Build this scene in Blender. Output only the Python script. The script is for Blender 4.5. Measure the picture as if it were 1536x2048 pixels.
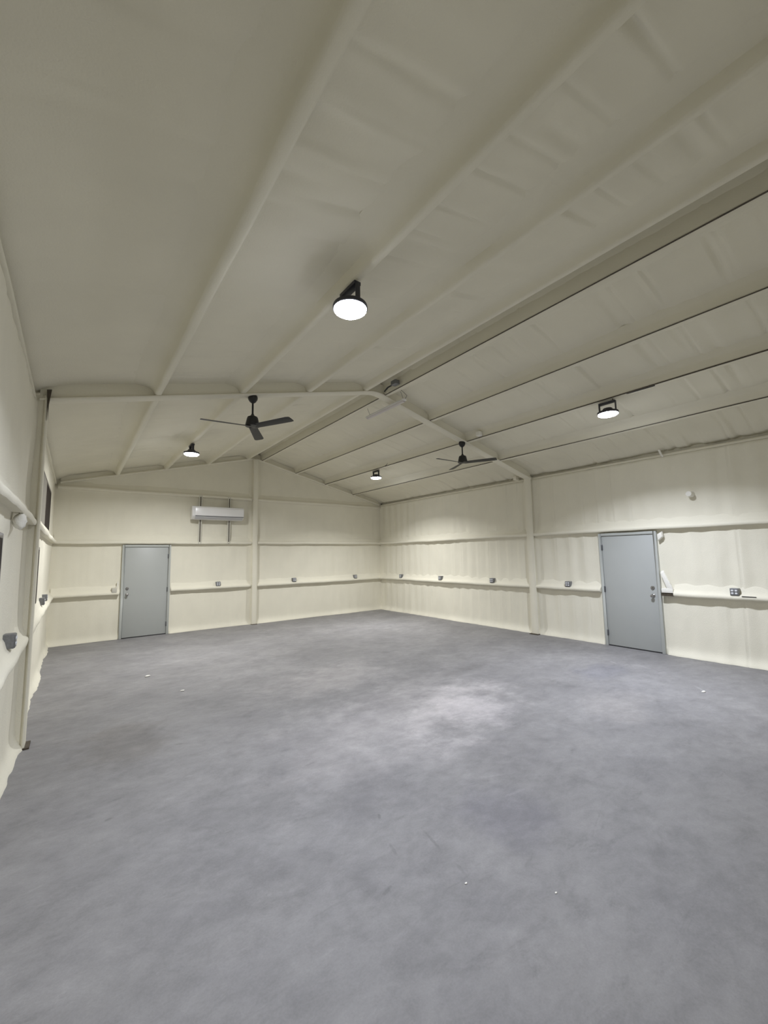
import bpy, math, random
import numpy as np
from mathutils import Matrix, Vector

random.seed(7)
rng = np.random.default_rng(7)
for o in list(bpy.data.objects):
    bpy.data.objects.remove(o)
S = bpy.context.scene
COL = S.collection

# ------------------------------------------------------------------ camera
cd = bpy.data.cameras.new('camera')
cam = bpy.data.objects.new('camera', cd)
COL.objects.link(cam)
S.camera = cam
cd.sensor_fit = 'VERTICAL'
cd.sensor_height = 36.0
cd.lens = 826.33 * 36.0 / 2048.0
cd.clip_start = 0.02
RT = Vector((0.80209, -0.59693, -0.01803))
UP = Vector((-0.04756, -0.09394, 0.99444))
FW = Vector((0.59530, 0.79678, 0.10373))
cam.matrix_world = Matrix(((RT.x, UP.x, -FW.x, 0.4101), (RT.y, UP.y, -FW.y, 0.0), (RT.z, UP.z, -FW.z, 1.7904), (0, 0, 0, 1)))

# ------------------------------------------------------------------ world, exposure, lamp strength
wd = bpy.data.worlds.new('night')
S.world = wd
wd.use_nodes = True
wd.node_tree.nodes['Background'].inputs[0].default_value = (0.01, 0.012, 0.02, 1)
wd.node_tree.nodes['Background'].inputs[1].default_value = 0.2
S.view_settings.view_transform = 'Standard'
S.view_settings.look = 'None'
S.view_settings.gamma = 1.0
S.view_settings.use_curve_mapping = False
S.view_settings.exposure = 0.0
LAMP_COLOR = (0.93, 0.98, 1.10, 1)
LAMP_NEAR = (0.92, 0.975, 1.11)     # the two nearer lamps burn a little cooler
LAMP_FAR = (0.985, 0.995, 1.01)
LENS_GLOW = 65.0
LAMP_WATTS = 96.0
LAMP_SPREAD = 2.36

# ------------------------------------------------------------------ room dimensions (metres)
W = 8.725          # left wall x=0, right wall x=W
L = 11.365         # gable wall
Y0 = -0.42         # wall behind the camera
HE = 3.463         # eave height of the purlin undersides
SL = 0.25          # roof pitch 3:12
DP = 0.155          # purlin drop below the ceiling foam
YF = 5.51          # middle of the portal frame
def und(x): return HE + SL * min(x, W - x)


# ------------------------------------------------------------------ noise helper
def _hash(ix, iy, seed):
    h = (ix.astype(np.int64) * 374761393 + iy.astype(np.int64) * 668265263 + seed * 974711) & 0xffffffff
    h = ((h ^ (h >> 13)) * 1274126177) & 0xffffffff
    return ((h ^ (h >> 16)) & 0xffff) / 65535.0 * 2 - 1


def vnoise(x, y, seed=0):
    ix = np.floor(x); iy = np.floor(y)
    fx = x - ix; fy = y - iy
    fx = fx * fx * (3 - 2 * fx); fy = fy * fy * (3 - 2 * fy)
    a = _hash(ix, iy, seed); b = _hash(ix + 1, iy, seed)
    c = _hash(ix, iy + 1, seed); d = _hash(ix + 1, iy + 1, seed)
    return (a * (1 - fx) + b * fx) * (1 - fy) + (c * (1 - fx) + d * fx) * fy


# ------------------------------------------------------------------ materials
def mat(name, col, rough=0.6, metal=0.0, noise=None, bump=None, emit=None):
    """noise = (scale, amount), bump = (scale, distance)"""
    m = bpy.data.materials.new(name)
    m.use_nodes = True
    nt = m.node_tree
    bs = nt.nodes['Principled BSDF']
    bs.inputs['Base Color'].default_value = (*col, 1)
    bs.inputs['Roughness'].default_value = rough
    bs.inputs['Metallic'].default_value = metal
    tc = nt.nodes.new('ShaderNodeTexCoord')
    if noise:
        n = nt.nodes.new('ShaderNodeTexNoise')
        n.inputs['Scale'].default_value = noise[0]
        n.inputs['Detail'].default_value = 6
        nt.links.new(tc.outputs['Object'], n.inputs['Vector'])
        r = nt.nodes.new('ShaderNodeValToRGB')
        a = noise[1]
        r.color_ramp.elements[0].position = 0.3
        r.color_ramp.elements[1].position = 0.7
        r.color_ramp.elements[0].color = (*[c * (1 - a) for c in col], 1)
        r.color_ramp.elements[1].color = (*[min(1, c * (1 + a)) for c in col], 1)
        nt.links.new(n.outputs['Fac'], r.inputs['Fac'])
        nt.links.new(r.outputs['Color'], bs.inputs['Base Color'])
    if bump:
        n2 = nt.nodes.new('ShaderNodeTexNoise')
        n2.inputs['Scale'].default_value = bump[0]
        n2.inputs['Detail'].default_value = 4
        nt.links.new(tc.outputs['Object'], n2.inputs['Vector'])
        b = nt.nodes.new('ShaderNodeBump')
        b.inputs['Strength'].default_value = 0.6
        b.inputs['Distance'].default_value = bump[1]
        nt.links.new(n2.outputs['Fac'], b.inputs['Height'])
        nt.links.new(b.outputs['Normal'], bs.inputs['Normal'])
    if emit:
        bs.inputs['Emission Color'].default_value = emit[0]
        bs.inputs['Emission Strength'].default_value = emit[1]
    return m


FOAM = (0.80, 0.765, 0.64)
FOAM_ROOF = (0.78, 0.745, 0.615)
M_foam = mat('sprayed_foam', FOAM, 0.85, noise=(2.2, 0.025), bump=(70, 0.004))
M_foam_roof = mat('sprayed_foam_roof', FOAM_ROOF, 0.85, noise=(1.5, 0.03), bump=(90, 0.003))
M_foam_white = mat('sprayed_foam_pale', (0.84, 0.82, 0.75), 0.85, bump=(60, 0.006))
M_door = mat('painted_steel_door', (0.43, 0.445, 0.43), 0.42, noise=(3, 0.015))
M_frame = mat('painted_steel_frame', (0.45, 0.465, 0.44), 0.45)
M_dark = mat('dark_gap', (0.02, 0.02, 0.022), 0.7)
M_steel = mat('bare_brown_steel', (0.075, 0.06, 0.042), 0.6, 0.3, noise=(20, 0.3))
M_chrome = mat('satin_nickel', (0.35, 0.34, 0.33), 0.28, 0.9)
M_hinge = mat('dull_hinge_steel', (0.16, 0.165, 0.175), 0.4, 0.6)
M_black = mat('black_fan_metal', (0.012, 0.012, 0.013), 0.42)
M_blade = mat('black_fan_blade', (0.02, 0.02, 0.019), 0.5)
M_lampbody = mat('grey_lamp_housing', (0.05, 0.05, 0.06), 0.45, 0.4)
M_lens = mat('led_lens', (0.9, 0.9, 0.9), 0.3, emit=(LAMP_COLOR, LENS_GLOW))
M_white = mat('white_plastic', (0.82, 0.81, 0.80), 0.22)
M_white2 = mat('white_louver_plastic', (0.50, 0.50, 0.51), 0.35)
M_tube = mat('pale_lamp_diffuser', (0.62, 0.58, 0.56), 0.4)
M_galv = mat('galvanised_box', (0.22, 0.225, 0.235), 0.42, 0.5, noise=(60, 0.15))
M_recept = mat('white_receptacle', (0.78, 0.79, 0.82), 0.35)
M_ivory = mat('ivory_box', (0.55, 0.53, 0.46), 0.5)
M_glass = mat('dark_night_glass', (0.02, 0.013, 0.014), 0.5)
M_glass.node_tree.nodes['Principled BSDF'].inputs['Specular IOR Level'].default_value = 0.05
M_film = mat('grey_film_pane', (0.27, 0.25, 0.215), 0.55)
M_winframe = mat('taupe_window_frame', (0.20, 0.18, 0.155), 0.5)
M_cable = mat('black_cable', (0.02, 0.02, 0.02), 0.5)
M_wire = mat('grey_wire', (0.25, 0.24, 0.22), 0.5)
M_strut = mat('pale_strut_metal', (0.62, 0.60, 0.52), 0.45)


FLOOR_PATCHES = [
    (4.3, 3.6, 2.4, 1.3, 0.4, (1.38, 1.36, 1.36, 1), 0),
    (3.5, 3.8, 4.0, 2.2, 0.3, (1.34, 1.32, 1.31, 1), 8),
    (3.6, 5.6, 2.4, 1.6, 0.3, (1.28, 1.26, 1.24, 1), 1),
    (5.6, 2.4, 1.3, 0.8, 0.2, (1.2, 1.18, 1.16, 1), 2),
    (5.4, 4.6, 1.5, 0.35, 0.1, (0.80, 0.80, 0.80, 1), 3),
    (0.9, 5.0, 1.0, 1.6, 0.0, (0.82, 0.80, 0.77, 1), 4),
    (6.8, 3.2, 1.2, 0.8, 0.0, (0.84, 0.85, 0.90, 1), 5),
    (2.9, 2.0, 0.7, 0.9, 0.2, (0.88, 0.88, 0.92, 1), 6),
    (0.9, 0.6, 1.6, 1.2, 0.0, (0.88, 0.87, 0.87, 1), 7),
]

# trowel scuffs and scrape marks: x, y, half length, half width, angle, tone
SCUFFS = [
    (2.177, 2.484, 0.065, 0.015, -2.011, 0.55),
    (2.136, 3.448, 0.098, 0.018, 0.046, 0.70),
    (0.683, 3.632, 0.047, 0.017, 0.174, 0.60),
    (0.752, 3.877, 0.093, 0.018, 0.184, 0.70),
    (1.319, 4.602, 0.068, 0.020, -0.442, 0.60),
    (0.393, 5.405, 0.111, 0.022, 0.243, 0.75),
    (2.302, 2.096, 0.155, 0.014, -1.770, 0.70),
    (2.057, 2.170, 0.094, 0.014, -1.817, 0.75),
    (1.840, 1.947, 0.066, 0.013, 0.317, 0.65),
    (2.263, 1.808, 0.087, 0.014, -1.798, 0.80),
    (1.330, 2.312, 0.033, 0.013, 0.171, 1.30),
    (1.254, 3.893, 0.047, 0.018, -0.062, 1.30),
    (0.323, 3.152, 0.054, 0.015, 0.258, 1.20),
    (0.367, 2.992, 0.058, 0.015, -0.249, 1.20),
    (4.589, 2.506, 0.232, 0.021, -1.266, 1.15),
    (7.471, 3.331, 0.158, 0.029, -2.122, 1.40),
    (6.979, 2.038, 0.255, 0.027, -2.445, 1.35),
    (3.250, 2.319, 0.290, 0.017, -0.408, 1.15),
    (3.152, 2.082, 0.202, 0.016, -0.164, 1.20),
]


def floor_material():
    m = bpy.data.materials.new('concrete_slab')
    m.use_nodes = True
    nt = m.node_tree
    bs = nt.nodes['Principled BSDF']
    tc = nt.nodes.new('ShaderNodeTexCoord')

    def noise(scale, detail=8, rough=0.6, dist=0.0, sx=1, sy=1, rot=0):
        mp = nt.nodes.new('ShaderNodeMapping')
        mp.inputs['Scale'].default_value = (sx, sy, 1)
        mp.inputs['Rotation'].default_value = (0, 0, rot)
        nt.links.new(tc.outputs['Object'], mp.inputs['Vector'])
        n = nt.nodes.new('ShaderNodeTexNoise')
        n.inputs['Scale'].default_value = scale
        n.inputs['Detail'].default_value = detail
        n.inputs['Roughness'].default_value = rough
        n.inputs['Distortion'].default_value = dist
        nt.links.new(mp.outputs['Vector'], n.inputs['Vector'])
        return n.outputs['Fac']

    def ramp(fac, p0, c0, p1, c1):
        r = nt.nodes.new('ShaderNodeValToRGB')
        r.color_ramp.elements[0].position = p0
        r.color_ramp.elements[1].position = p1
        r.color_ramp.elements[0].color = c0
        r.color_ramp.elements[1].color = c1
        nt.links.new(fac, r.inputs['Fac'])
        return r.outputs['Color']

    def mix(a, b, mode='MULTIPLY', fac=1.0):
        x = nt.nodes.new('ShaderNodeMix')
        x.data_type = 'RGBA'
        x.blend_type = mode
        x.inputs['Factor'].default_value = fac
        nt.links.new(a, x.inputs['A'])
        nt.links.new(b, x.inputs['B'])
        return x.outputs['Result']
    g = lambda v, a=1.0, b=1.0: (v * a, v, v * b, 1)
    base = ramp(noise(0.5, 5, 0.6, 0.3), 0.30, (0.208, 0.202, 0.202, 1), 0.68, (0.284, 0.276, 0.276, 1))
    mid = ramp(noise(1.3, 9, 0.68, 0.25, 1.0, 1.3, 0.6), 0.34, g(0.88, 1.0, 1.02), 0.66, g(1.10, 1.0, 1.0))
    fine = ramp(noise(5.0, 10, 0.75, 0.3, 1.0, 1.6, 0.9), 0.32, g(0.84), 0.68, g(1.12))
    scr2 = ramp(noise(3.4, 9, 0.8, 0.8, 1.0, 5.0, 2.2), 0.60, g(1.0), 0.74, g(1.16))
    blot = ramp(noise(1.0, 7, 0.7, 0.2), 0.50, g(1.0), 0.60, g(0.90))
    grain = ramp(noise(90, 3, 0.6), 0.3, g(0.95), 0.7, g(1.05))
    scr = ramp(noise(4.5, 8, 0.8, 0.9, 1.0, 6.0, 0.5), 0.60, g(1.0), 0.76, g(1.20))
    dk = ramp(noise(1.9, 8, 0.75, 0.7, 1.0, 3.2, -0.35), 0.28, g(0.80), 0.42, g(1.0))
    dust = ramp(noise(0.8, 7, 0.66, 0.3), 0.60, g(1.0), 0.80, g(1.22, 1.0, 1.0))
    c = mix(base, mid)
    for k in (fine, grain, scr, scr2, blot, dk, dust):
        c = mix(c, k)
    # broad lighter and darker patches of the slab, each with its own soft outline
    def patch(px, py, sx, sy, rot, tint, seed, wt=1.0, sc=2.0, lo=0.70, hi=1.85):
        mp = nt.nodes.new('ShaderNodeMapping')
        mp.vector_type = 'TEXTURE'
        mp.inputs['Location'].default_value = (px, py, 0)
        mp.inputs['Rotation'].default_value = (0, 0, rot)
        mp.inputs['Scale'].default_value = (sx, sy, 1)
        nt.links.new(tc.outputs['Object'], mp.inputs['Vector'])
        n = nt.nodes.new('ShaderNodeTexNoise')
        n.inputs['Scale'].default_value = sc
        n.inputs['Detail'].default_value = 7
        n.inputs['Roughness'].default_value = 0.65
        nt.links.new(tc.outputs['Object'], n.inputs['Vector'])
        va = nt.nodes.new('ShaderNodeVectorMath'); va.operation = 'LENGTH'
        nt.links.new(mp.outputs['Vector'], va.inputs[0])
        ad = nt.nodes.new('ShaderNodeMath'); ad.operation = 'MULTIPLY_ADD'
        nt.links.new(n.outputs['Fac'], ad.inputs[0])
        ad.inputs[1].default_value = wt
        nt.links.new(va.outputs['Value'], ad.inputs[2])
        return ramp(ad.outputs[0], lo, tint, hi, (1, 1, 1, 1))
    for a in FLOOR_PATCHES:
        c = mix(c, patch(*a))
    for px, py, sx, sy, rot, tone in SCUFFS:
        tone = 1 + (tone - 1) * 0.55
        c = mix(c, patch(px, py, sx * 1.4, sy * 1.9, rot, (tone, tone, tone, 1), 0, 1.0, 25.0, 0.75, 1.5))
    nt.links.new(c, bs.inputs['Base Color'])
    ro = nt.nodes.new('ShaderNodeMapRange')
    ro.inputs['To Min'].default_value = 0.50
    ro.inputs['To Max'].default_value = 0.72
    nt.links.new(noise(1.1, 6), ro.inputs['Value'])
    nt.links.new(ro.outputs['Result'], bs.inputs['Roughness'])
    bs.inputs['Specular IOR Level'].default_value = 0.35
    b = nt.nodes.new('ShaderNodeBump')
    b.inputs['Strength'].default_value = 0.35
    b.inputs['Distance'].default_value = 0.006
    nt.links.new(noise(5, 10, 0.7), b.inputs['Height'])
    nt.links.new(b.outputs['Normal'], bs.inputs['Normal'])
    return m


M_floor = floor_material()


# ------------------------------------------------------------------ mesh helpers
class MB:
    def __init__(self):
        self.v = []; self.f = []

    def add(self, vs, fs):
        n = len(self.v)
        self.v += [tuple(p) for p in vs]
        self.f += [tuple(i + n for i in f) for f in fs]
        return self

    def box(self, x0, x1, y0, y1, z0, z1):
        x0, x1 = min(x0, x1), max(x0, x1)
        y0, y1 = min(y0, y1), max(y0, y1)
        z0, z1 = min(z0, z1), max(z0, z1)
        v = [(x0, y0, z0), (x1, y0, z0), (x1, y1, z0), (x0, y1, z0), (x0, y0, z1), (x1, y0, z1), (x1, y1, z1), (x0, y1, z1)]
        return self.add(v, [(0, 3, 2, 1), (4, 5, 6, 7), (0, 1, 5, 4), (1, 2, 6, 5), (2, 3, 7, 6), (3, 0, 4, 7)])

    def lathe(self, prof, n=24, cx=0, cy=0):
        """prof: (radius, z) from one end to the other"""
        vs = []; fs = []
        for r, z in prof:
            for k in range(n):
                a = 2 * math.pi * k / n
                vs.append((cx + r * math.cos(a), cy + r * math.sin(a), z))
        for i in range(len(prof) - 1):
            for k in range(n):
                a = i * n + k; b = i * n + (k + 1) % n
                fs.append((a, b, b + n, a + n))
        fs.append(tuple(range(n)))
        fs.append(tuple(range((len(prof) - 1) * n, len(prof) * n))[::-1])
        return self.add(vs, fs)

    def sweep(self, rings, closed=True, cap=True):
        """rings: list of lists of points (all the same length)"""
        m = len(rings[0]); vs = [p for r in rings for p in r]; fs = []
        for i in range(len(rings) - 1):
            for k in range(m if closed else m - 1):
                a = i * m + k; b = i * m + (k + 1) % m
                fs.append((a, b, b + m, a + m))
        if cap and closed:
            fs.append(tuple(range(m))[::-1])
            fs.append(tuple(range((len(rings) - 1) * m, len(rings) * m)))
        return self.add(vs, fs)

    def tube(self, pts, r, n=8):
        pts = [Vector(p) for p in pts]; rings = []
        for i, p in enumerate(pts):
            t = (pts[min(i + 1, len(pts) - 1)] - pts[max(i - 1, 0)]).normalized()
            a = t.orthogonal().normalized() if i == 0 else (ref - t * ref.dot(t)).normalized()
            ref = a
            b = t.cross(a)
            rr = r[i] if isinstance(r, (list, tuple)) else r
            rings.append([tuple(p + (a * math.cos(2 * math.pi * k / n) + b * math.sin(2 * math.pi * k / n)) * rr) for k in range(n)])
        return self.sweep(rings)

    def build(self, name, m, parent=None, bevel=0.0, smooth=True, angle=35, fix=True):
        me = bpy.data.meshes.new(name)
        me.from_pydata(self.v, [], self.f)
        me.validate()
        if fix:
            import bmesh
            bm = bmesh.new(); bm.from_mesh(me)
            bmesh.ops.remove_doubles(bm, verts=bm.verts, dist=1e-6)
            if bevel > 0:
                es = [e for e in bm.edges if len(e.link_faces) == 2 and e.calc_face_angle(0) > math.radians(40)]
                bmesh.ops.bevel(bm, geom=es, offset=bevel, segments=2, affect='EDGES', profile=0.5, clamp_overlap=True)
            bmesh.ops.recalc_face_normals(bm, faces=bm.faces)
            bm.to_mesh(me); bm.free()
        if smooth:
            me.polygons.foreach_set('use_smooth', [True] * len(me.polygons))
            me.set_sharp_from_angle(angle=math.radians(angle))
        me.materials.append(m)
        o = bpy.data.objects.new(name, me)
        COL.objects.link(o)
        if parent:
            o.parent = parent
        return o


def empty(name, loc, rz=0.0):
    o = bpy.data.objects.new(name, None)
    o.empty_display_size = 0.1
    o.location = loc
    o.rotation_euler = (0, 0, rz)
    COL.objects.link(o)
    return o


def tag(o, label=None, cat=None, group=None, kind=None):
    if label: o['label'] = label
    if cat: o['category'] = cat
    if group: o['group'] = group
    if kind: o['kind'] = kind
    return o


def grid_mesh(name, P, keep, m, parent=None, flip=False):
    nu, nv = P.shape[:2]
    idx = np.arange(nu * nv).reshape(nu, nv)
    a = idx[:-1, :-1][keep]; b = idx[1:, :-1][keep]; c = idx[1:, 1:][keep]; d = idx[:-1, 1:][keep]
    q = np.stack([a, b, c, d], 1)
    if flip: q = q[:, ::-1]
    me = bpy.data.meshes.new(name)
    me.from_pydata(P.reshape(-1, 3).tolist(), [], q.tolist())
    me.polygons.foreach_set('use_smooth', [True] * len(me.polygons))
    me.materials.append(m)
    o = bpy.data.objects.new(name, me)
    COL.objects.link(o)
    if parent: o.parent = parent
    return o


def lines(lo, hi, step, extra=()):
    n = max(1, int(round((hi - lo) / step)))
    a = list(np.linspace(lo, hi, n + 1))
    for e in extra:
        a = [t for t in a if abs(t - e) > step * 0.35 or t in (lo, hi)] + [e]
    return np.array(sorted(set(a)))


def seams(u, seed, pitch=0.3048, phase=0.1, w=0.010):
    """fold lines of the sheet ribs seen through the foam: unequal creases between soft pillows"""
    k = np.round((u - phase) / pitch)
    jit = _hash(k, k * 0 + 3, seed) * 0.03
    amp = 0.45 + 0.55 * _hash(k, k * 0 + 9, seed)
    du = u - phase - k * pitch - jit
    return -np.clip(amp, 0.05, 1) * np.exp(-(du / w) ** 2), np.cos(2 * math.pi * (u - phase) / pitch)


# ------------------------------------------------------------------ foam walls
GIRTS = (1.03, 2.185)


def foam_wall(name, origin, ud, nd, u0, u1, top, holes=(), columns=(), seed=1, crease=0.010, pillow=0.006, girts=GIRTS, seam_phase=0.1, du=0.035, eave=0.0, hm=0.02, hd=0.012):
    o3 = np.array(origin, float); ud = np.array(ud, float); nd = np.array(nd, float)
    ex_u = [h[0] for h in holes] + [h[1] for h in holes]
    ex_z = [h[2] for h in holes if h[2] > 0] + [h[3] for h in holes]
    us = lines(u0, u1, du, ex_u)
    zmax = max(top(u) for u in np.linspace(u0, u1, 60))
    zs = np.array(sorted(set(list(np.round(np.concatenate([np.arange(0, 0.16, 0.015), lines(0.16, zmax, 0.04, ex_z)]), 5)))))
    UU, ZZ = np.meshgrid(us, zs, indexing='ij')
    tops = np.array([top(u) for u in us])[:, None]
    Zc = np.minimum(ZZ, tops)
    d = 0.010 * vnoise(UU * 1.1, Zc * 0.9, seed) + 0.005 * vnoise(UU * 4, Zc * 1.3, seed + 1) + 0.0025 * vnoise(UU * 13, Zc * 5, seed + 2)
    d += 0.003 * vnoise(UU * 16, Zc * 1.2, seed + 5)
    cr, pil = seams(UU + 0.02 * vnoise(Zc * 1.3, UU * 0 + 1, seed + 4), seed, phase=seam_phase)
    fade = 0.55 + 0.45 * vnoise(UU * 0.9, Zc * 1.7, seed + 3)
    d += crease * cr * fade + pillow * pil * (0.7 + 0.3 * vnoise(UU * 2, Zc * 2, seed + 6))
    # skirt of thicker foam where the wall meets the slab
    d += 0.055 * np.exp(-(Zc / 0.075) ** 1.5) * (1 + 0.4 * vnoise(UU * 1.9, UU * 0, seed + 7))
    for g in girts:                       # foam climbs onto each girt from above, a thin fillet beneath
        up = np.clip(Zc - g, 0, None)
        d += np.where(Zc >= g, 0.075 * np.exp(-up / 0.055), 0.008 * np.exp(-(g - Zc) / 0.03)) * (1 + 0.25 * vnoise(UU * 5, Zc * 0, seed + 8))
    if eave:                              # the foam of the wall stops just short of the roof foam
        d -= eave * np.clip((Zc - HE - 0.005) / 0.02, 0, 1)
    for c in columns:
        d += 0.035 * np.exp(-np.clip(np.abs(UU - c) - 0.10, 0, None) / 0.05)
    for h in holes:                       # foam stays back from every opening
        inside = (UU > h[0] - hm) & (UU < h[1] + hm) & (Zc < h[3] + 0.02) & (Zc > h[2] - 0.02)
        d = np.where(inside, np.minimum(d, hd), d)
    P = o3 + UU[..., None] * ud + Zc[..., None] * np.array([0, 0, 1.0]) + d[..., None] * nd
    keep = (Zc[:-1, 1:] - Zc[:-1, :-1] > 1e-4) | (Zc[1:, 1:] - Zc[1:, :-1] > 1e-4)
    um = (us[:-1] + us[1:])[:, None] / 2; zm = (zs[:-1] + zs[1:])[None, :] / 2
    for h in holes:
        keep &= ~((um > h[0]) & (um < h[1]) & (zm > h[2]) & (zm < h[3]))
    flip = np.dot(np.cross(ud, [0, 0, 1]), nd) < 0
    ob = grid_mesh(name, P, keep, M_foam, flip=bool(flip))
    return tag(ob, kind='structure')


def girt(origin, ud, nd, u0, u1, z, parent, seed, p=0.105, h=0.055):
    """one foam-coated wall girt: soft top running down to a blunt nose, flat underside"""
    o3 = Vector(origin); ud = Vector(ud); nd = Vector(nd)
    n = max(4, int((u1 - u0) / 0.09))
    prof = [(-0.02, 0.20), (0.012, 0.15), (0.03, 0.095), (0.058, 0.055), (0.088, 0.038), (0.102, 0.026), (0.108, 0.006), (0.104, -0.018), (0.094, -0.028), (0.05, -0.026), (-0.02, -0.022)]
    us = np.linspace(u0, u1, n)
    wz = 0.006 * vnoise(us * 1.7, us * 0, seed) + 0.003 * vnoise(us * 6, us * 0, seed + 1)
    wn = 0.006 * vnoise(us * 2.3, us * 0, seed + 2) + 0.003 * vnoise(us * 9, us * 0, seed + 3)
    rings = []
    for i, u in enumerate(us):
        e = 1.0
        rings.append([tuple(o3 + ud * float(u) + nd * (a * p / 0.105 * e + (float(wn[i]) if a > 0.03 else 0)) + Vector((0, 0, z + b + float(wz[i])))) for a, b in prof])
    return MB().sweep(rings).build('girt', M_foam, parent, angle=50)


def i_profile(fw, ft, ww, depth):
    """foam-rounded half section: flange (width fw, thick ft) standing off a web of width ww; (across, out)"""
    r = min(ft * 0.45, 0.012)
    h = fw / 2; w = ww / 2
    return [(-w, -depth), (-w, -ft - 0.004), (-h + r, -ft), (-h, -ft + r), (-h, -r), (-h + r, 0), (h - r, 0), (h, -r), (h, -ft + r), (h - r, -ft), (w, -ft - 0.004), (w, -depth)]


# ------------------------------------------------------------------ floor
nx, ny = 60, 80
xs = np.linspace(-0.25, W + 0.25, nx); ys = np.linspace(Y0 - 0.2, L + 0.25, ny)
X, Yg = np.meshgrid(xs, ys, indexing='ij')
P = np.stack([X, Yg, 0.0012 * vnoise(X * 0.9, Yg * 0.9, 3) - 0.0012], -1)
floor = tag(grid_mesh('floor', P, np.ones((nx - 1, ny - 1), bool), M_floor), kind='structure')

# ------------------------------------------------------------------ walls
roof = lambda x: HE + DP + SL * min(max(x, 0), W - min(x, W)) + 0.02
D1 = (1.29, 2.305, 0.0, 2.135)                      # door in the gable wall: x0 x1 z0 z1
D2 = (3.005, 4.02, 0.0, 2.135)                      # door in the right wall: y0 y1 z0 z1
WIN = [(7.50, 9.97, 2.265, 3.09), (6.10, 7.80, 1.17, 1.99), (2.60, 3.95, 1.17, 1.99)]   # left wall: y0 y1 z0 z1

wall_back = foam_wall('wall_back', (0, L, 0), (1, 0, 0), (0, -1, 0), -0.05, W + 0.05, roof, [D1], [W / 2], seed=11, crease=0.004, pillow=0.003, girts=(1.03, 2.185, 3.385))
wall_right = foam_wall('wall_right', (W, 0, 0), (0, 1, 0), (-1, 0, 0), Y0 - 0.05, L + 0.05, lambda y: HE + DP + 0.02, [D2], [YF], seed=23, crease=0.020, pillow=0.011, seam_phase=0.05, du=0.018, eave=0.11)
wall_left = foam_wall('wall_left', (0, 0, 0), (0, 1, 0), (1, 0, 0), Y0 - 0.05, L + 0.05, lambda y: HE + DP + 0.02, WIN, [YF], seed=37, crease=0.006, pillow=0.004, eave=0.05, hm=0.5, hd=-0.004)
wall_front = foam_wall('wall_front', (0, Y0, 0), (1, 0, 0), (0, 1, 0), -0.05, W + 0.05, roof, [], [W / 2], seed=41, du=0.06)

# girts
cw = 0.085
BK = dict(origin=(0, L, 0), ud=(1, 0, 0), nd=(0, -1, 0), parent=wall_back)
for a, b, z, s in [(0.03, D1[0] - 0.03, 1.03, 1), (D1[1] + 0.02, W / 2 - cw, 1.03, 2), (W / 2 + cw, W - 0.03, 1.03, 3),
                   (0.03, W / 2 - cw, 2.185, 4), (W / 2 + cw, W - 0.03, 2.185, 5),
                   (0.05, W / 2 - cw, 3.385, 6), (W / 2 + cw, W - 0.15, 3.385, 7)]:
    girt(u0=a, u1=b, z=z, seed=100 + s * 7, **BK)
RT_ = dict(origin=(W, 0, 0), ud=(0, 1, 0), nd=(-1, 0, 0), parent=wall_right)
for a, b, z, s in [(Y0, 2.80, 1.03, 1), (D2[1] + 0.01, YF - cw, 1.03, 2), (YF + cw, L - 0.03, 1.03, 3),
                   (Y0, YF - cw, 2.185, 4), (YF + cw, L - 0.03, 2.185, 5)]:
    girt(u0=a, u1=b, z=z, seed=200 + s * 7, **RT_)
LF = dict(origin=(0, 0, 0), ud=(0, 1, 0), nd=(1, 0, 0), parent=wall_left)
for a, b, z, s in [(Y0, YF - cw, 1.03, 1), (YF + cw, L - 0.03, 1.03, 2), (Y0, YF - cw, 2.185, 3), (YF + cw, L - 0.03, 2.185, 4)]:
    girt(u0=a, u1=b, z=z, seed=300 + s * 7, p=0.085, **LF)
FR = dict(origin=(0, Y0, 0), ud=(1, 0, 0), nd=(0, 1, 0), parent=wall_front)
for z in (1.03, 2.185):
    girt(u0=0.1, u1=W - 0.1, z=z, seed=400, p=0.07, **FR)

# column under the gable ridge
def upright(origin, ud, nd, uc, z0, z1, parent, fw=0.165, out=0.15, name='column', seed=5, ww=0.115):
    o3 = Vector(origin); ud = Vector(ud); nd = Vector(nd)
    prof = i_profile(fw, 0.03, ww, out + 0.03)
    zs = np.linspace(z0, z1, 28)
    rings = []
    for k, z in enumerate(zs):
        j = 0.004 * float(vnoise(np.array([z * 2.3]), np.array([0.5]), seed)[0])
        rings.append([tuple(o3 + ud * (uc + a + j) + nd * (out + b) + Vector((0, 0, float(z)))) for a, b in prof])
    return MB().sweep(rings).build(name, M_foam, parent, angle=50)


upright((0, L, 0), (1, 0, 0), (0, -1, 0), W / 2, 0.0, und(W / 2) - 0.03, wall_back, fw=0.14, seed=15, ww=0.12)
MB().box(W / 2 - 0.075, W / 2 + 0.075, L - 0.19, L - 0.10, 0.0, 0.012).build('base_plate', M_steel, wall_back)
# rake member of the gable frame, following the roof along the end wall
for sgn in (0, 1):
    rings = []
    for t in np.linspace(0.02, 1, 24):
        x = t * W / 2
        z = und(x) - 0.012
        xx = x if sgn == 0 else W - x
        rings.append([(xx, L + 0.03, z), (xx, L - 0.085, z), (xx, L - 0.10, z + 0.012), (xx, L - 0.10, z + 0.035), (xx, L - 0.09, z + 0.045), (xx, L - 0.05, z + 0.05), (xx, L - 0.03, z + 0.16), (xx, L + 0.03, z + 0.16)])
    MB().sweep(rings).build('rake_beam', M_foam, wall_back, angle=50)

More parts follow.
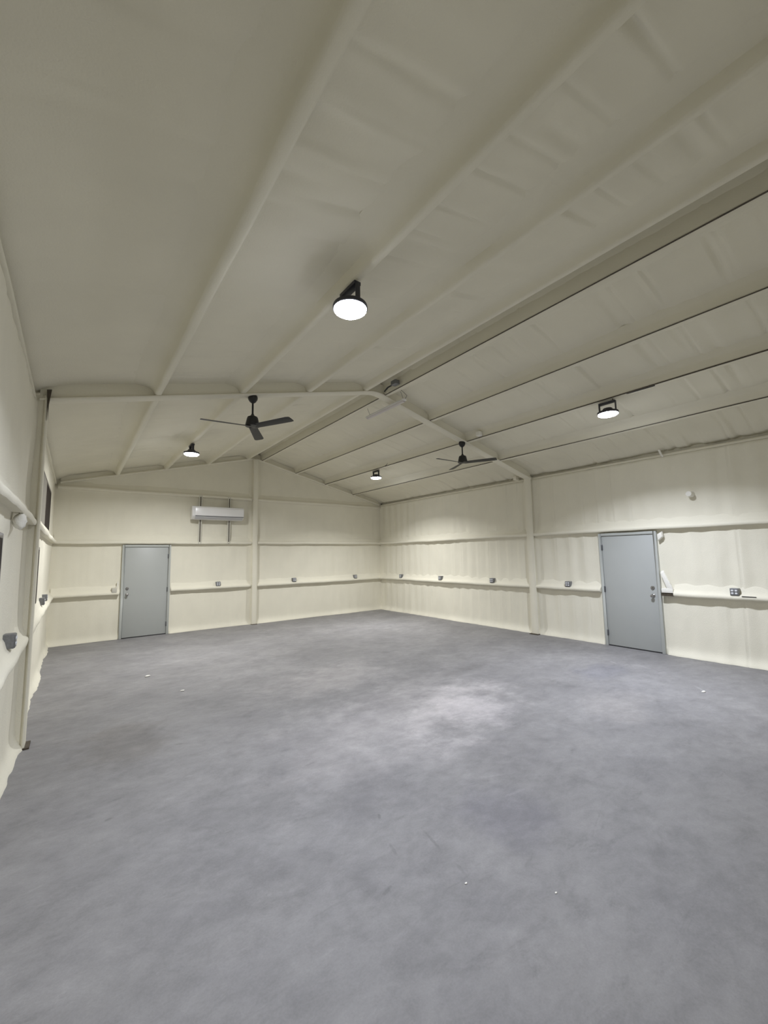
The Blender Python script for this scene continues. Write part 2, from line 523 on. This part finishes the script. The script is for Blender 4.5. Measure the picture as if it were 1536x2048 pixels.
# ------------------------------------------------------------------ ceiling and purlins
def slope_grid(side):
    us = lines(-0.12, W / 2, 0.05)
    ys = lines(Y0 - 0.05, L + 0.05, 0.018)
    UU, YY = np.meshgrid(us, ys, indexing='ij')
    s = 60 + side
    cr, pil = seams(YY + 0.012 * vnoise(UU * 2.0, YY * 0.4, s + 4), s, phase=0.03, w=0.019)
    # creases fade along the slope: strongest just above a purlin
    nearp = np.zeros_like(UU)
    for e in EDGES:
        t = UU - e
        nearp = np.maximum(nearp, np.where(t > 0, np.exp(-(t / 0.42) ** 2), 0))
    k = 0.35 + 0.65 * nearp if side == 0 else 0.75 + 0 * UU
    d = 0.042 * k * cr * (0.5 + 0.5 * vnoise(UU * 1.6, YY * 0.9, s + 1)) + 0.005 * pil * k
    d += -0.06 * k * np.clip(vnoise(UU * 1.1, YY * 8.0, s + 2) - 0.38, 0, 1)
    d += 0.008 * vnoise(UU * 1.3, YY * 1.0, s + 3) + 0.003 * vnoise(UU * 5, YY * 4, s + 6)
    d += 0.065 * np.exp(-(np.clip(UU, 0, None) / 0.16) ** 1.5)
    X = UU if side == 0 else W - UU
    t = np.clip((UU - 4.20) / 0.06, 0, 1)
    Z = HE + DP + SL * np.clip(UU, 0, None) - d + 0.17 * t * t * (3 - 2 * t)
    return X, YY, Z


EDGES = [1.161, 2.173, 3.161, 4.192]       # up-slope edge of each purlin, measured from the eave
g0 = slope_grid(0); g1 = slope_grid(1)
verts = MB()
Xc = np.concatenate([g0[0], g1[0][::-1]]); Yc = np.concatenate([g0[1], g1[1][::-1]]); Zc = np.concatenate([g0[2], g1[2][::-1]])
P = np.stack([Xc, Yc, Zc], -1)
ceiling = grid_mesh('ceiling', P, np.ones((P.shape[0] - 1, P.shape[1] - 1), bool), M_foam_roof, flip=True)
tag(ceiling, kind='structure')


def purlin(e, side, seed, wide=0.068, fil=0.20, up=0.17):
    """foam-coated purlin: sharp up-slope edge, flat underside, long fillet on the down-slope side"""
    back = [(0.07, 0.17), (0.06, 0.142), (0.022, 0.122), (0.008, 0.085)] if up < 0.2 else [(0.012, up), (0.008, 0.2), (0.006, 0.1)]
    prof = back + [(0.002, 0.04), (0.0, 0.016), (-0.006, 0.004), (-0.016, 0.0), (-wide + 0.02, 0.0), (-wide, 0.006), (-wide - 0.014, 0.024), (-wide - 0.028, 0.062), (-wide - fil * 0.28, 0.102), (-wide - fil * 0.55, 0.128), (-wide - fil * 0.85, 0.145), (-wide - fil - 0.05, 0.172), (-wide - fil - 0.05, 0.19)]
    ys = np.linspace(Y0 - 0.03, L + 0.03, 150)
    w1 = 0.006 * vnoise(ys * 1.3, ys * 0, seed) + 0.004 * vnoise(ys * 4.5, ys * 0, seed + 1)
    w2 = 0.02 * vnoise(ys * 1.9, ys * 0, seed + 2)
    rings = []
    for i, y in enumerate(ys):
        r = []
        for a, b in prof:
            u = e + a + float(w1[i]) * (0.6 if a > -0.03 else 1) + (float(w2[i]) if a < -wide - 0.05 else 0)
            z = HE + SL * u + b + float(w1[i]) * 0.5 * (b < 0.03)
            if u > W / 2 and b > 0.1: z = HE + SL * W / 2 + b
            r.append((u if side == 0 else W - u, float(y), z))
        rings.append(r)
    return MB().sweep(rings).build('purlin', M_foam_roof, ceiling, angle=50)


for i, e in enumerate(EDGES):
    purlin(e, 0, 500 + 11 * i, up=0.34 if i == 3 else 0.17)
for i, e in enumerate(EDGES):
    pu = purlin(e, 1, 700 + 11 * i, wide=0.075, up=0.34 if i == 3 else 0.17)
    # bare steel lip left uncovered along the up-slope edge
    ys = np.linspace(Y0, L - 0.1, 90)
    rings = []
    th = (0.008, 0.009, 0.004, 0.0015)[i]
    for y in ys:
        if y is not None:
            t = th * (0.75 + 0.35 * float(vnoise(np.array([y * 1.2]), np.array([0.0]), 900 + i)[0]))
            if abs(y - YF) < 0.15: t *= 0.1
            z = HE + SL * e
            x = W - e
            rings.append([(x - 0.005, float(y), z - 0.001), (x + 0.010, float(y), z - 0.004), (x + 0.004, float(y), z + t), (x - 0.006, float(y), z + t)])
    MB().sweep(rings).build('steel_lip', M_steel, pu)
# eave struts along both walls
for side in (0, 1):
    rings = []
    ys = np.linspace(Y0, L, 90)
    wv = 0.006 * vnoise(ys * 1.5, ys * 0, 77 + side)
    for i, y in enumerate(ys):
        q = float(wv[i])
        pr = [(-0.05, 0.0), (0.012 + q, 0.0), (0.022 + q, 0.008), (0.020 + q, 0.03), (0.008, 0.04), (-0.05, 0.04)]
        rings.append([((a if side == 0 else W - a), float(y), HE - 0.012 + b) for a, b in pr])
    MB().sweep(rings).build('eave_strut', M_foam_roof, ceiling, angle=50)
# little foam-covered clip at the right eave and the flange brace by the frame
MB().tube([(W - 0.02, 2.80, HE - 0.02), (W - 0.06, 2.81, HE + 0.02), (W - 0.09, 2.83, HE + 0.10)], 0.017).build('eave_clip', M_foam_white, ceiling)
MB().box(W - 0.22, W - 0.10, 5.72, 5.80, HE + 0.0, HE + 0.10).build('flange_brace', M_foam, ceiling, bevel=0.012)

# ------------------------------------------------------------------ portal frame
pf = tag(empty('portal_frame', (W / 2, YF, 0)), 'foam-coated portal frame of two columns and two sloping rafters crossing mid room', 'steel frame')
off = Vector((-W / 2, -YF, 0))


def shifted(pts, o):
    return [tuple(Vector(p) + o) for p in pts]


def frame_column(side):
    nd = 1 if side == 0 else -1
    x0 = 0 if side == 0 else W
    prof = i_profile(0.175, 0.028, 0.12, 0.16)
    rings = []
    for z in np.linspace(0, HE + 0.05, 34):
        j = 0.004 * float(vnoise(np.array([z * 1.9]), np.array([0.2]), 31 + side)[0])
        out = 0.108
        rings.append(shifted([(x0 + nd * (out + b), YF + a + j, float(z)) for a, b in prof], off))
    return MB().sweep(rings).build('column', M_foam, pf, angle=50)


def frame_rafter(side):
    prof = i_profile(0.17, 0.03, 0.10, 0.20)
    rings = []
    for x in np.linspace(0.04, W / 2 + 0.0, 60):
        dx = W / 2 - x
        z = HE + SL * (W / 2 - math.sqrt(dx * dx + 0.16 ** 2) ) - 0.02 + 0.02 * math.exp(-(dx / .3) ** 2)
        j = 0.004 * float(vnoise(np.array([x * 1.7]), np.array([0.2]), 51 + side)[0])
        xx = float(x) if side == 0 else W - float(x)
        rings.append(shifted([(xx, YF + a + j, z - b) for a, b in prof], off))
    return MB().sweep(rings).build('rafter', M_foam, pf, angle=50)


for s_ in (0, 1):
    frame_column(s_)
    frame_rafter(s_)
    xx = 0.11 if s_ == 0 else W - 0.11
    MB().box(xx - 0.06 - W / 2, xx + 0.035 - W / 2 if s_ == 0 else xx + 0.06 - W / 2, -0.10, 0.10, 0.0, 0.014).build('base_plate', M_steel, pf)
# bare slot of steel at the top of the left column
MB().add(shifted([(0.095, YF - 0.10, 3.57), (0.135, YF - 0.10, 3.58), (0.118, YF - 0.092, 3.42), (0.116, YF - 0.092, 3.25), (0.108, YF - 0.092, 3.42),
                  (0.095, YF - 0.07, 3.57), (0.135, YF - 0.07, 3.58), (0.118, YF - 0.07, 3.42), (0.116, YF - 0.07, 3.25), (0.108, YF - 0.07, 3.42)], off),
         [(0, 1, 2, 3, 4), (5, 9, 8, 7, 6), (0, 5, 6, 1), (1, 6, 7, 2), (2, 7, 8, 3), (3, 8, 9, 4), (4, 9, 5, 0)]).build('knee_plate', M_steel, pf)['label'] = 'bare dark steel sliver at the top of the left column'

# ------------------------------------------------------------------ doors
def make_door(name, loc, rz, hinge_left):
    """local: x across the opening as seen from inside (left to right), y into the room, z up; origin at the left foot"""
    r = tag(empty(name, loc, rz), kind='structure')
    w, h, f = 1.015, 2.135, 0.052
    fr = MB()
    fo, bk = 0.055, -0.10
    fr.box(0, f, bk, fo, 0, h).box(w - f, w, bk, fo, 0, h).box(f, w - f, bk, fo, h - f, h)
    fr.box(f, f + 0.012, bk, 0.0, 0, h - f).box(w - f - 0.012, w - f, bk, 0.0, 0, h - f).box(f, w - f, bk, 0.0, h - f - 0.012, h - f)
    fr.build('door_frame', M_frame, r, bevel=0.003)
    lf = MB().box(f + 0.005, w - f - 0.005, -0.012, 0.034, 0.018, h - f - 0.006).build('door_leaf', M_door, r, bevel=0.002)
    MB().box(f, w - f, bk, 0.03, 0.0, 0.012).build('threshold', M_dark, r)
    MB().box(f + 0.002, w - f - 0.002, bk, -0.02, 0.0, h - f).build('gap_backing', M_dark, r)  # dark sheet behind the leaf, shade of the gap put into its colour
    hx = f if hinge_left else w - f
    for z in (0.24, 1.06, 1.86):
        MB().lathe([(0.009, z - 0.055), (0.011, z - 0.05), (0.011, z + 0.05), (0.009, z + 0.055)], 10, hx, 0.048).box(hx - 0.016, hx + 0.016, 0.032, 0.0375, z - 0.052, z + 0.052).build('hinge', M_hinge, lf)
    kx = w - f - 0.075 if hinge_left else f + 0.075

    def knob(prof, z, nm):
        m = MB().lathe(prof, 20)
        m.v = [(kx + a, 0.033 + c, z + b) for a, b, c in m.v]
        return m.build(nm, M_chrome, lf)
    knob([(0.033, 0.0), (0.033, 0.006), (0.026, 0.012), (0.013, 0.016), (0.012, 0.036), (0.022, 0.042), (0.029, 0.055), (0.026, 0.068), (0.012, 0.074)], 0.985, 'door_knob')
    knob([(0.033, 0.0), (0.033, 0.008), (0.026, 0.016), (0.012, 0.018)], 1.125, 'deadbolt')
    MB().box(kx - 0.004, kx + 0.004, 0.048, 0.066, 1.110, 1.140).build('thumb_turn', M_chrome, lf, bevel=0.001)
    return r


# gable door: hinges on the right; seen from inside +x runs left to right
# local y must point into the room (-Y world), local x along +X : mirror-free by rotating 180 and swapping sides
make_door('door_1', (D1[1], L, 0), math.pi, True)
make_door('door_2', (W, D2[0], 0), math.pi / 2, False)

# ------------------------------------------------------------------ windows of the left wall
def make_window(name, win, split=None):
    y0, y1, z0, z1 = win
    r = tag(empty(name, (0, y0, z0)), kind='structure')
    w = y1 - y0; h = z1 - z0; t = 0.035
    MB().box(-0.07, 0.0, 0, t, 0, h).box(-0.07, 0.0, w - t, w, 0, h).box(-0.07, 0.0, t, w - t, 0, t).box(-0.07, 0.0, t, w - t, h - t, h).build('window_frame', M_winframe, r, bevel=0.003)
    if split:
        s = split - y0
        MB().box(-0.02, -0.002, t, s - 0.02, t, h - t).build('window_pane', M_film, r)['label'] = 'pale grey near pane'
        MB().box(-0.05, 0.0, s - 0.02, s + 0.02, t, h - t).build('mullion', M_winframe, r)
        MB().box(-0.02, -0.002, s + 0.02, w - t, t, h - t).build('window_pane', M_glass, r)['label'] = 'dark far pane'
    else:
        MB().box(-0.02, -0.002, t, w - t, t, h - t).build('window_pane', M_glass, r)
    return r


make_window('window_1', WIN[0], 8.5)
make_window('window_2', WIN[1])
make_window('window_3', WIN[2])

# ------------------------------------------------------------------ ceiling lamps
def make_lamp(x, y, label, level=1.0, wider=0.0):
    zt = und(x) - 0.018
    r = tag(empty('high_bay_light', (x, y, zt)), label, 'ceiling lamp', 'round LED lamps on the purlins')
    # U bracket along the purlin
    MB().box(-0.03, 0.03, -0.115, 0.115, -0.03, -0.0).box(-0.022, 0.022, -0.119, -0.111, -0.165, -0.004).box(-0.022, 0.022, 0.111, 0.119, -0.165, -0.004).build('bracket', M_lampbody, r, bevel=0.002)
    MB().lathe([(0.045, -0.095), (0.06, -0.10), (0.075, -0.125), (0.10, -0.135), (0.138, -0.15), (0.142, -0.16), (0.142, -0.178), (0.136, -0.184)], 32).build('housing', M_lampbody, r)
    MB().lathe([(0.134, -0.1835), (0.132, -0.192), (0.115, -0.204), (0.085, -0.213), (0.045, -0.218), (0.01, -0.219)], 32).build('lens', M_lens, r)
    ld = bpy.data.lights.new('lamp_light', 'AREA')
    ld.shape = 'DISK'; ld.size = 0.24; ld.energy = LAMP_WATTS * level; ld.color = LAMP_NEAR if y < 5 else LAMP_FAR; ld.spread = LAMP_SPREAD + wider
    lo = bpy.data.objects.new('lamp_light', ld)
    COL.objects.link(lo); lo.parent = r; lo.location = (0, 0, -0.224)
    return r


LX, RX = 2.12, 6.60
make_lamp(LX, 2.70, 'lit round LED lamp largest in view, on the left roof slope near the camera', 0.66)
make_lamp(RX, 2.74, 'lit round LED lamp on the right roof slope above the grey right wall door')
make_lamp(LX, 8.45, 'lit round LED lamp on the left roof slope beyond the left ceiling fan', 1.2, 0.45)
make_lamp(RX, 8.60, 'lit round LED lamp on the right roof slope beyond the frame, nearest the far corner', 0.85)

# ------------------------------------------------------------------ ceiling fans
def make_fan(x, y, angles, label):
    zt = und(x) - 0.022
    zh = 3.60 - zt
    r = tag(empty('ceiling_fan', (x, y, zt)), label, 'ceiling fan', 'black ceiling fans under the portal frame')
    MB().lathe([(0.02, 0.03), (0.05, 0.028), (0.062, 0.0), (0.066, -0.02), (0.062, -0.045), (0.045, -0.075), (0.022, -0.095), (0.015, -0.098)], 24).build('canopy', M_black, r)
    MB().lathe([(0.013, -0.09), (0.013, zh + 0.15)], 14).build('downrod', M_black, r)
    MB().lathe([(0.016, zh + 0.165), (0.02, zh + 0.15), (0.04, zh + 0.128), (0.066, zh + 0.118), (0.074, zh + 0.10), (0.096, zh + 0.0), (0.094, zh - 0.014), (0.05, zh - 0.02)], 28).build('motor', M_black, r)
    for a in angles:
        ca, sa = math.cos(math.radians(a)), math.sin(math.radians(a))
        rings = []
        for t in np.linspace(0, 1, 16):
            rr = 0.03 + 0.63 * t
            wd_ = 0.105 + 0.035 * t
            if t > 0.94: wd_ *= 0.86
            tw = -math.radians(15 - 4 * t)
            sweep = 0.0 * t
            pr = []
            for s_, th in ((-0.5, 0), (-0.3, 0.006), (0.3, 0.006), (0.5, 0), (0.3, -0.005), (-0.3, -0.005)):
                c = s_ * wd_ + sweep
                lx, ly, lz = rr, c * math.cos(tw), zh - 0.012 + c * math.sin(tw) + th
                pr.append((lx * ca - ly * sa, lx * sa + ly * ca, lz))
            rings.append(pr)
        MB().sweep(rings).build('blade', M_blade, r, angle=50)
    return r


make_fan(2.29, YF, (174, -62, 62), 'black three-blade ceiling fan on the left rafter')
make_fan(6.50, YF, (178, -62, 64), 'black three-blade ceiling fan on the right rafter')
# foam lump and bare bracket behind the right fan
MB().box(6.45, 6.56, 5.02, 5.12, und(6.5) + 0.0, und(6.5) + 0.09).build('foam_lump', M_foam_white, ceiling, bevel=0.02)

# ------------------------------------------------------------------ linear light under the ridge (off)
y0_, y1_ = 5.12, 6.24
ll = tag(empty('strip_light', (4.715, (y0_ + y1_) / 2, 4.36)), 'unlit white linear strip light hanging under the roof peak', 'strip light')
hl_ = (y1_ - y0_) / 2
MB().add([(-0.035, -hl_, 0.03), (0.035, -hl_, 0.03), (0.04, -hl_, 0.0), (-0.04, -hl_, 0.0), (-0.035, hl_, 0.03), (0.035, hl_, 0.03), (0.04, hl_, 0.0), (-0.04, hl_, 0.0)],
         [(0, 1, 2, 3), (7, 6, 5, 4), (0, 4, 5, 1), (1, 5, 6, 2), (2, 6, 7, 3), (3, 7, 4, 0)]).build('housing', M_white, ll, bevel=0.004)
MB().sweep([[(0.034 * math.cos(a), yy, -0.028 * math.sin(a)) for a in np.linspace(0, math.pi, 9)] for yy in (-hl_ + 0.025, hl_ - 0.025)]).build('diffuser', M_tube, ll)
for yy in (-hl_ + 0.04, hl_ - 0.1):
    MB().tube([(0, yy, 0.03), (-0.06, yy, und(4.6) - 4.36 + 0.02)], 0.004, 6).build('hanging_wire', M_wire, ll)
MB().tube([(0.02, -hl_ + 0.02, 0.03), (0.03, -hl_ - 0.02, 0.08), (-0.02, -hl_ + 0.01, 0.14), (-0.09, -hl_ + 0.03, 0.19)], 0.006, 6).build('power_cord', M_wire, ll)
jb = tag(empty('junction_box', (W / 2 + 0.09, 5.05, 4.56)), 'small dark junction box tucked in the ridge gap above the strip light', 'junction box')
MB().box(-0.04, 0.05, -0.06, 0.06, -0.02, 0.05).build('box_body', M_galv, jb, bevel=0.004)
MB().tube([(0.0, 0.06, 0.0), (-0.03, 0.15, -0.02), (-0.02, 0.26, -0.05)], 0.012, 8).build('plug', M_cable, jb)

# ------------------------------------------------------------------ mini split on its struts
ax0, ax1 = 2.705, 3.98
ac = tag(empty('air_conditioner', ((ax0 + ax1) / 2, L - 0.115, 2.77)), 'white wall-mounted split air conditioner high on the gable wall', 'air conditioner')
hw = (ax1 - ax0) / 2
sec = [(0, 0.0), (0, 0.335), (-0.17, 0.335), (-0.205, 0.325), (-0.222, 0.30), (-0.226, 0.09), (-0.214, 0.075), (-0.12, 0.005)]
MB().sweep([[(x, y, z) for y, z in sec] for x in (-hw, -hw + 0.004, hw - 0.004, hw)]).build('casing', M_white, ac, bevel=0.006)
MB().sweep([[(x, -0.222, 0.30), (x, -0.236, 0.292), (x, -0.238, 0.10), (x, -0.226, 0.088)] for x in (-hw + 0.07, hw - 0.005)]).build('front_panel', M_white, ac, bevel=0.004)
MB().sweep([[(x, -0.228, 0.078), (x, -0.236, 0.070), (x, -0.15, 0.008), (x, -0.14, 0.014)] for x in (-hw + 0.075, hw - 0.02)]).build('louver', M_white2, ac, bevel=0.002)
MB().box(-hw + 0.07, hw - 0.005, -0.232, -0.22, 0.079, 0.087).build('outlet_slot', M_dark, ac)
for xx, lab in ((2.945, 'slotted strut channel behind the left end of the air conditioner'), (3.665, 'slotted strut channel behind the right end of the air conditioner')):
    sc = tag(empty('strut_channel', (xx, L - 0.105, 2.16)), lab, 'strut')
    hgt = 3.41 - 2.16
    MB().box(-0.036, -0.012, -0.008, 0.03, 0, hgt).box(0.012, 0.036, -0.008, 0.03, 0, hgt).build('channel', M_strut, sc, bevel=0.002)
    MB().box(-0.012, 0.012, 0.004, 0.028, 0, hgt).build('slot', M_steel, sc)

# ------------------------------------------------------------------ outlet boxes on the lower girts
def make_outlet(loc, rz, label, s=1.0):
    """local x across, y into the room"""
    r = tag(empty('outlet_box', loc, rz), label, 'outlet', 'metal outlet boxes above the lower girt')
    MB().box(-0.055 * s, 0.055 * s, -0.07, 0.045, -0.055 * s, 0.055 * s).build('box_body', M_galv, r, bevel=0.006)
    pl = MB().box(-0.05 * s, 0.05 * s, 0.0445, 0.049, -0.05 * s, 0.05 * s).build('cover_plate', M_galv, r, bevel=0.0015)
    for i in (-1, 1):
        for j in (-1, 1):
            m = MB().lathe([(0.0165 * s, 0.048), (0.0165 * s, 0.0525), (0.014 * s, 0.0535)], 14)
            m.v = [(i * 0.0235 * s + a * 1.0, c, j * 0.021 * s + b * 0.82) for a, b, c in m.v]
            m.build('socket', M_recept, pl)
    return r


OZ = 1.125
for x, lab in ((3.43, 'grey outlet box on the gable wall between door and centre column'),
               (5.55, 'grey outlet box on the gable wall right of the centre column'),
               (7.65, 'grey outlet box on the gable wall nearest the far right corner')):
    make_outlet((x, L - 0.06, OZ), math.pi, lab)
for y, lab in ((10.20, 'grey outlet box on the right wall nearest the far corner'),
               (8.45, 'middle grey outlet box on the right wall between corner and frame column'),
               (6.65, 'grey outlet box on the right wall just beyond the frame column'),
               (4.69, 'grey outlet box on the right wall between frame column and grey door'),
               (1.975, 'grey outlet box with four white sockets at the right edge of the photo')):
    make_outlet((W - 0.06, y, OZ), math.pi / 2, lab)
for y, lab in ((9.15, 'farther grey outlet box on the left wall near the gable corner'),
               (8.35, 'second grey outlet box on the left wall just beyond the column'),
               (4.42, 'grey outlet box on the left wall in front of the near column')):
    make_outlet((0.022, y, OZ + 0.05), -math.pi / 2, lab)
sw = tag(empty('switch_box', (1.165, L - 0.06, 1.10)), 'ivory electrical box beside the left jamb of the gable door', 'switch box')
MB().box(-0.05, 0.05, -0.045, 0.05, -0.06, 0.06).build('box_body', M_ivory, sw, bevel=0.005)
MB().box(-0.042, 0.042, -0.05, -0.044, -0.052, 0.052).build('cover_plate', M_ivory, sw, bevel=0.002)
MB().tube([(0.045, 0, 0.06), (0.06, 0, 0.12), (0.062, 0.01, 0.20)], 0.012, 8).build('cable_connector', M_foam_white, sw)

# ------------------------------------------------------------------ bits of foam by the right wall door, pipe stub, cables
def lump(name, c, r, parent, m=None, seed=1, stretch=(1, 1, 1), rot=0.0):
    vs = []; n, k = 14, 9
    mb = MB()
    rings = []
    for i in range(k):
        th = math.pi * (i + 0.5) / k
        ring = []
        for j in range(n):
            ph = 2 * math.pi * j / n
            d = 1 + 0.22 * float(vnoise(np.array([2 * math.cos(ph) + 3 * math.cos(th)]), np.array([2 * math.sin(ph) + seed]), seed)[0])
            p = Vector((math.sin(th) * math.cos(ph) * stretch[0], math.sin(th) * math.sin(ph) * stretch[1], math.cos(th) * stretch[2])) * (r * d)
            p.rotate(Matrix.Rotation(rot, 3, 'X'))
            ring.append((c[0] + p.x, c[1] + p.y, c[2] + p.z))
        rings.append(ring)
    return mb.sweep(rings).build(name, m or M_foam_white, parent, angle=70)


# peeling flap, cut end of the girt and dark steel showing beside door 2
MB().add([(W - 0.03, 2.985, 1.43), (W - 0.035, 2.93, 1.44), (W - 0.06, 2.80, 1.13), (W - 0.06, 2.90, 1.12), (W - 0.075, 2.985, 1.39), (W - 0.08, 2.93, 1.41), (W - 0.105, 2.79, 1.12), (W - 0.10, 2.88, 1.10)],
         [(0, 1, 2, 3), (7, 6, 5, 4), (0, 4, 5, 1), (1, 5, 6, 2), (2, 6, 7, 3), (3, 7, 4, 0)]).build('foam_flap', M_foam_white, wall_right, bevel=0.012)
MB().box(W - 0.105, W, 2.80, 2.975, 1.055, 1.13).build('girt_end', M_foam_white, wall_right, bevel=0.008)
MB().box(W - 0.09, W, 2.80, 2.985, 1.0, 1.05).build('girt_steel', M_steel, wall_right)
MB().add([(W - 0.02, 2.99, 2.08), (W - 0.02, 2.90, 2.13), (W - 0.03, 2.88, 2.02), (W - 0.03, 2.98, 1.94), (W - 0.075, 2.98, 2.06), (W - 0.085, 2.91, 2.11), (W - 0.09, 2.90, 2.02), (W - 0.08, 2.975, 1.955)],
         [(0, 1, 2, 3), (7, 6, 5, 4), (0, 4, 5, 1), (1, 5, 6, 2), (2, 6, 7, 3), (3, 7, 4, 0)]).build('foam_flap', M_foam_white, wall_right, bevel=0.015)
lump('foam_lump', (0.06, 4.20, 2.10), 0.05, wall_left, seed=4, stretch=(0.8, 1, 1.2))
MB().box(W - 0.112, W - 0.06, 1.72, 1.89, 1.055, 1.066).build('dark_slit', M_dark, wall_right)

ps = tag(empty('pipe_stub', (W, 2.44, 2.72)), 'foam-covered pipe stub poking out of the upper right wall', 'pipe')
m = MB().lathe([(0.055, -0.02), (0.046, 0.02), (0.042, 0.09), (0.046, 0.11), (0.042, 0.125), (0.02, 0.13)], 18)
m.v = [(-c, a, b) for a, b, c in m.v]
m.build('pipe', M_foam_white, ps)

cb = tag(empty('lamp_cable', (W - 2.12, 2.60, und(RX))), 'black cable looping beside the right lamp nearest the camera', 'cable')
MB().tube([(0.0, 0.06, -0.005), (-0.035, 0.05, 0.04), (-0.05, 0.0, 0.065), (-0.04, -0.06, 0.04), (-0.03, -0.16, 0.008), (-0.03, -0.5, 0.004)], 0.007, 6).build('cord', M_cable, cb)
cb2 = tag(empty('lamp_cable', (W - 2.12, 8.35, und(RX))), 'black cable curling beside the far lamp on the right slope', 'cable')
MB().tube([(0.0, 0.14, -0.005), (-0.02, 0.05, 0.02), (-0.05, -0.05, 0.085), (-0.04, -0.16, 0.02), (-0.05, -0.26, 0.03), (-0.05, -0.38, 0.11), (-0.03, -0.44, 0.02)], 0.009, 6).build('cord', M_cable, cb2)

# ------------------------------------------------------------------ scraps of foam lying on the slab
for i, (x, y, r, lab) in enumerate([(1.395, 7.47, 0.030, 'white foam scrap on the floor toward the gable door'),
                                    (1.674, 6.35, 0.022, 'pale foam scrap on the floor behind the left half of the room centre'),
                                    (2.208, 1.72, 0.007, 'tiny white scrap on the near floor left of the other near scrap'),
                                    (2.533, 1.385, 0.006, 'tiny white scrap closest to the camera on the right of the near floor'),
                                    (6.855, 1.96, 0.024, 'pale foam scrap on the floor in front of the grey right wall door')]):
    e = lump('foam_scrap', (0, 0, r * 0.25), r, None, seed=20 + i, stretch=(1.2, 0.8, 0.35))
    e.location = (x, y, 0.0)
    tag(e, lab, 'foam scrap', 'foam scraps on the floor')
